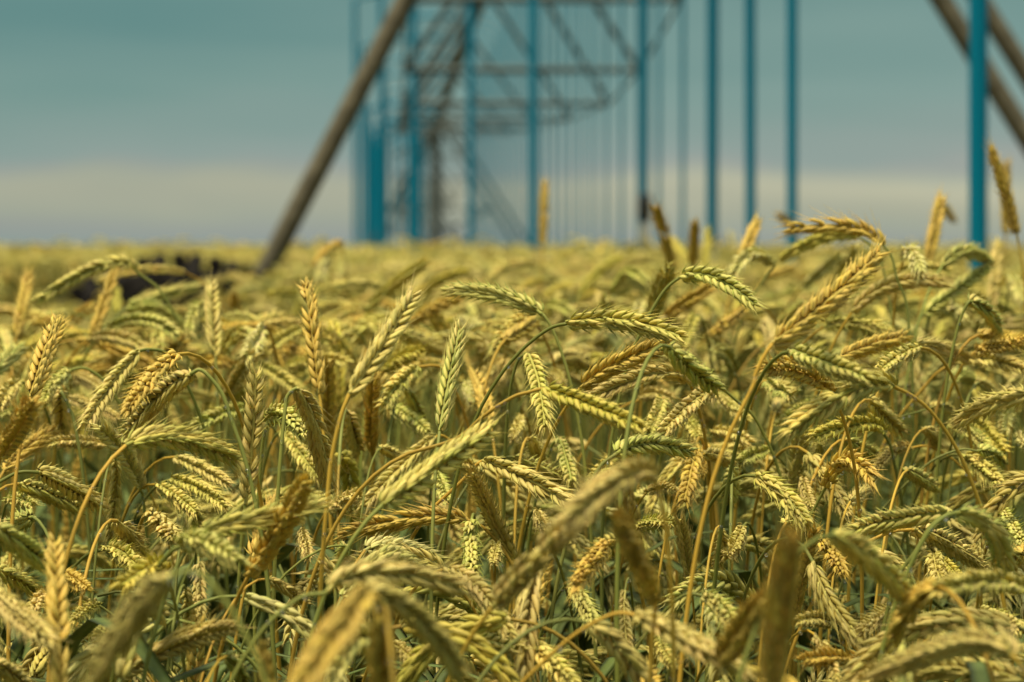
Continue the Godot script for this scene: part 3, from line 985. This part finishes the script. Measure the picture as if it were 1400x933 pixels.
	[-147,1173,-1362,-142,1190,-1392,-139,1200,-1433,1,99],
	[59,1203,-990,50,1225,-962,41,1246,-922,1,97,59,1198,-994,58,1179,-998],
	[49,1198,-1231,40,1192,-1201,31,1186,-1160,1,97],
	[32,1167,-1290,38,1161,-1260,44,1151,-1219,2,89,29,1167,-1294,26,1163,-1298],
	[53,1192,-1027,69,1187,-1009,97,1174,-984,0,97,44,1192,-1031,31,1185,-1035,20,1176,-1038,6,1162,-1042],
	[0,1157,-1219,15,1148,-1190,30,1140,-1150,4,96],
	[95,1176,-1193,101,1175,-1164,103,1171,-1123,2,97,86,1176,-1197,75,1166,-1201,64,1151,-1204],
	[86,1179,-989,91,1195,-961,96,1215,-921,1,97],
	[101,1155,-1348,97,1178,-1336,92,1201,-1318,0,74],
	[115,1194,-1321,117,1181,-1341,116,1167,-1368,0,68],
	[9,1159,-1239,13,1171,-1269,16,1182,-1310,1,97],
	[59,1170,-1254,58,1157,-1236,59,1142,-1211,0,66],
	[63,1134,-1087,64,1141,-1117,66,1146,-1158,1,97],
	[103,1145,-1203,108,1146,-1173,112,1147,-1133,5,89],
	[74,1153,-1211,75,1149,-1191,78,1147,-1164,4,66],
	[15,1192,-1432,18,1188,-1403,21,1188,-1362,0,78],
	[76,1183,-1432,83,1188,-1403,91,1193,-1362,4,85],
	[133,1188,-1386,126,1181,-1357,118,1180,-1318,0,89],
	[90,1195,-837,91,1227,-817,91,1255,-790,1,97],
	[157,1143,-1335,159,1172,-1312,162,1200,-1281,1,80],
	[130,1233,-972,150,1219,-1001,173,1196,-1041,4,97],
	[221,1215,-1216,202,1209,-1242,180,1198,-1278,4,104,212,1209,-1215,203,1195,-1213,195,1184,-1212,189,1166,-1210,183,1141,-1207],
	[206,1226,-1116,227,1215,-1139,239,1188,-1170,2,104,200,1224,-1115,193,1218,-1113,186,1206,-1112],
	[222,1193,-1330,243,1184,-1356,274,1162,-1392,0,97,210,1192,-1329,197,1187,-1327],
	[229,1197,-1068,205,1205,-1039,177,1207,-999,4,97],
	[177,1208,-1002,172,1197,-1028,169,1176,-1064,1,97],
	[203,1157,-1269,191,1158,-1243,176,1156,-1206,0,88],
	[157,1185,-1255,168,1160,-1236,189,1141,-1211,0,97],
	[192,1193,-922,181,1193,-950,150,1174,-987,0,97,196,1188,-921],
	[230,1156,-1065,207,1158,-1087,186,1151,-1116,0,97],
	[181,1139,-1204,160,1147,-1181,139,1152,-1148,1,84],
	[248,1156,-1273,252,1157,-1243,258,1156,-1203,4,94,238,1154,-1277,229,1147,-1280,220,1137,-1284],
	[169,1150,-1263,158,1157,-1241,144,1161,-1209,0,75],
	[291,1192,-1425,290,1187,-1395,288,1180,-1354,2,91],
	[278,1184,-1300,280,1179,-1328,284,1168,-1366,1,88],
	[236,1180,-1352,233,1174,-1322,229,1169,-1281,0,93],
	[240,1175,-1338,240,1173,-1317,241,1171,-1289,5,67],
	[180,1140,-1157,171,1148,-1128,157,1150,-1089,0,97],
	[175,1183,-1367,178,1178,-1341,180,1172,-1305,1,88],
	[152,1155,-1203,155,1148,-1183,156,1140,-1155,0,66],
	[155,1193,-1362,165,1190,-1392,178,1182,-1432,4,92],
	[216,1157,-1257,215,1156,-1231,213,1154,-1196,4,75]
]
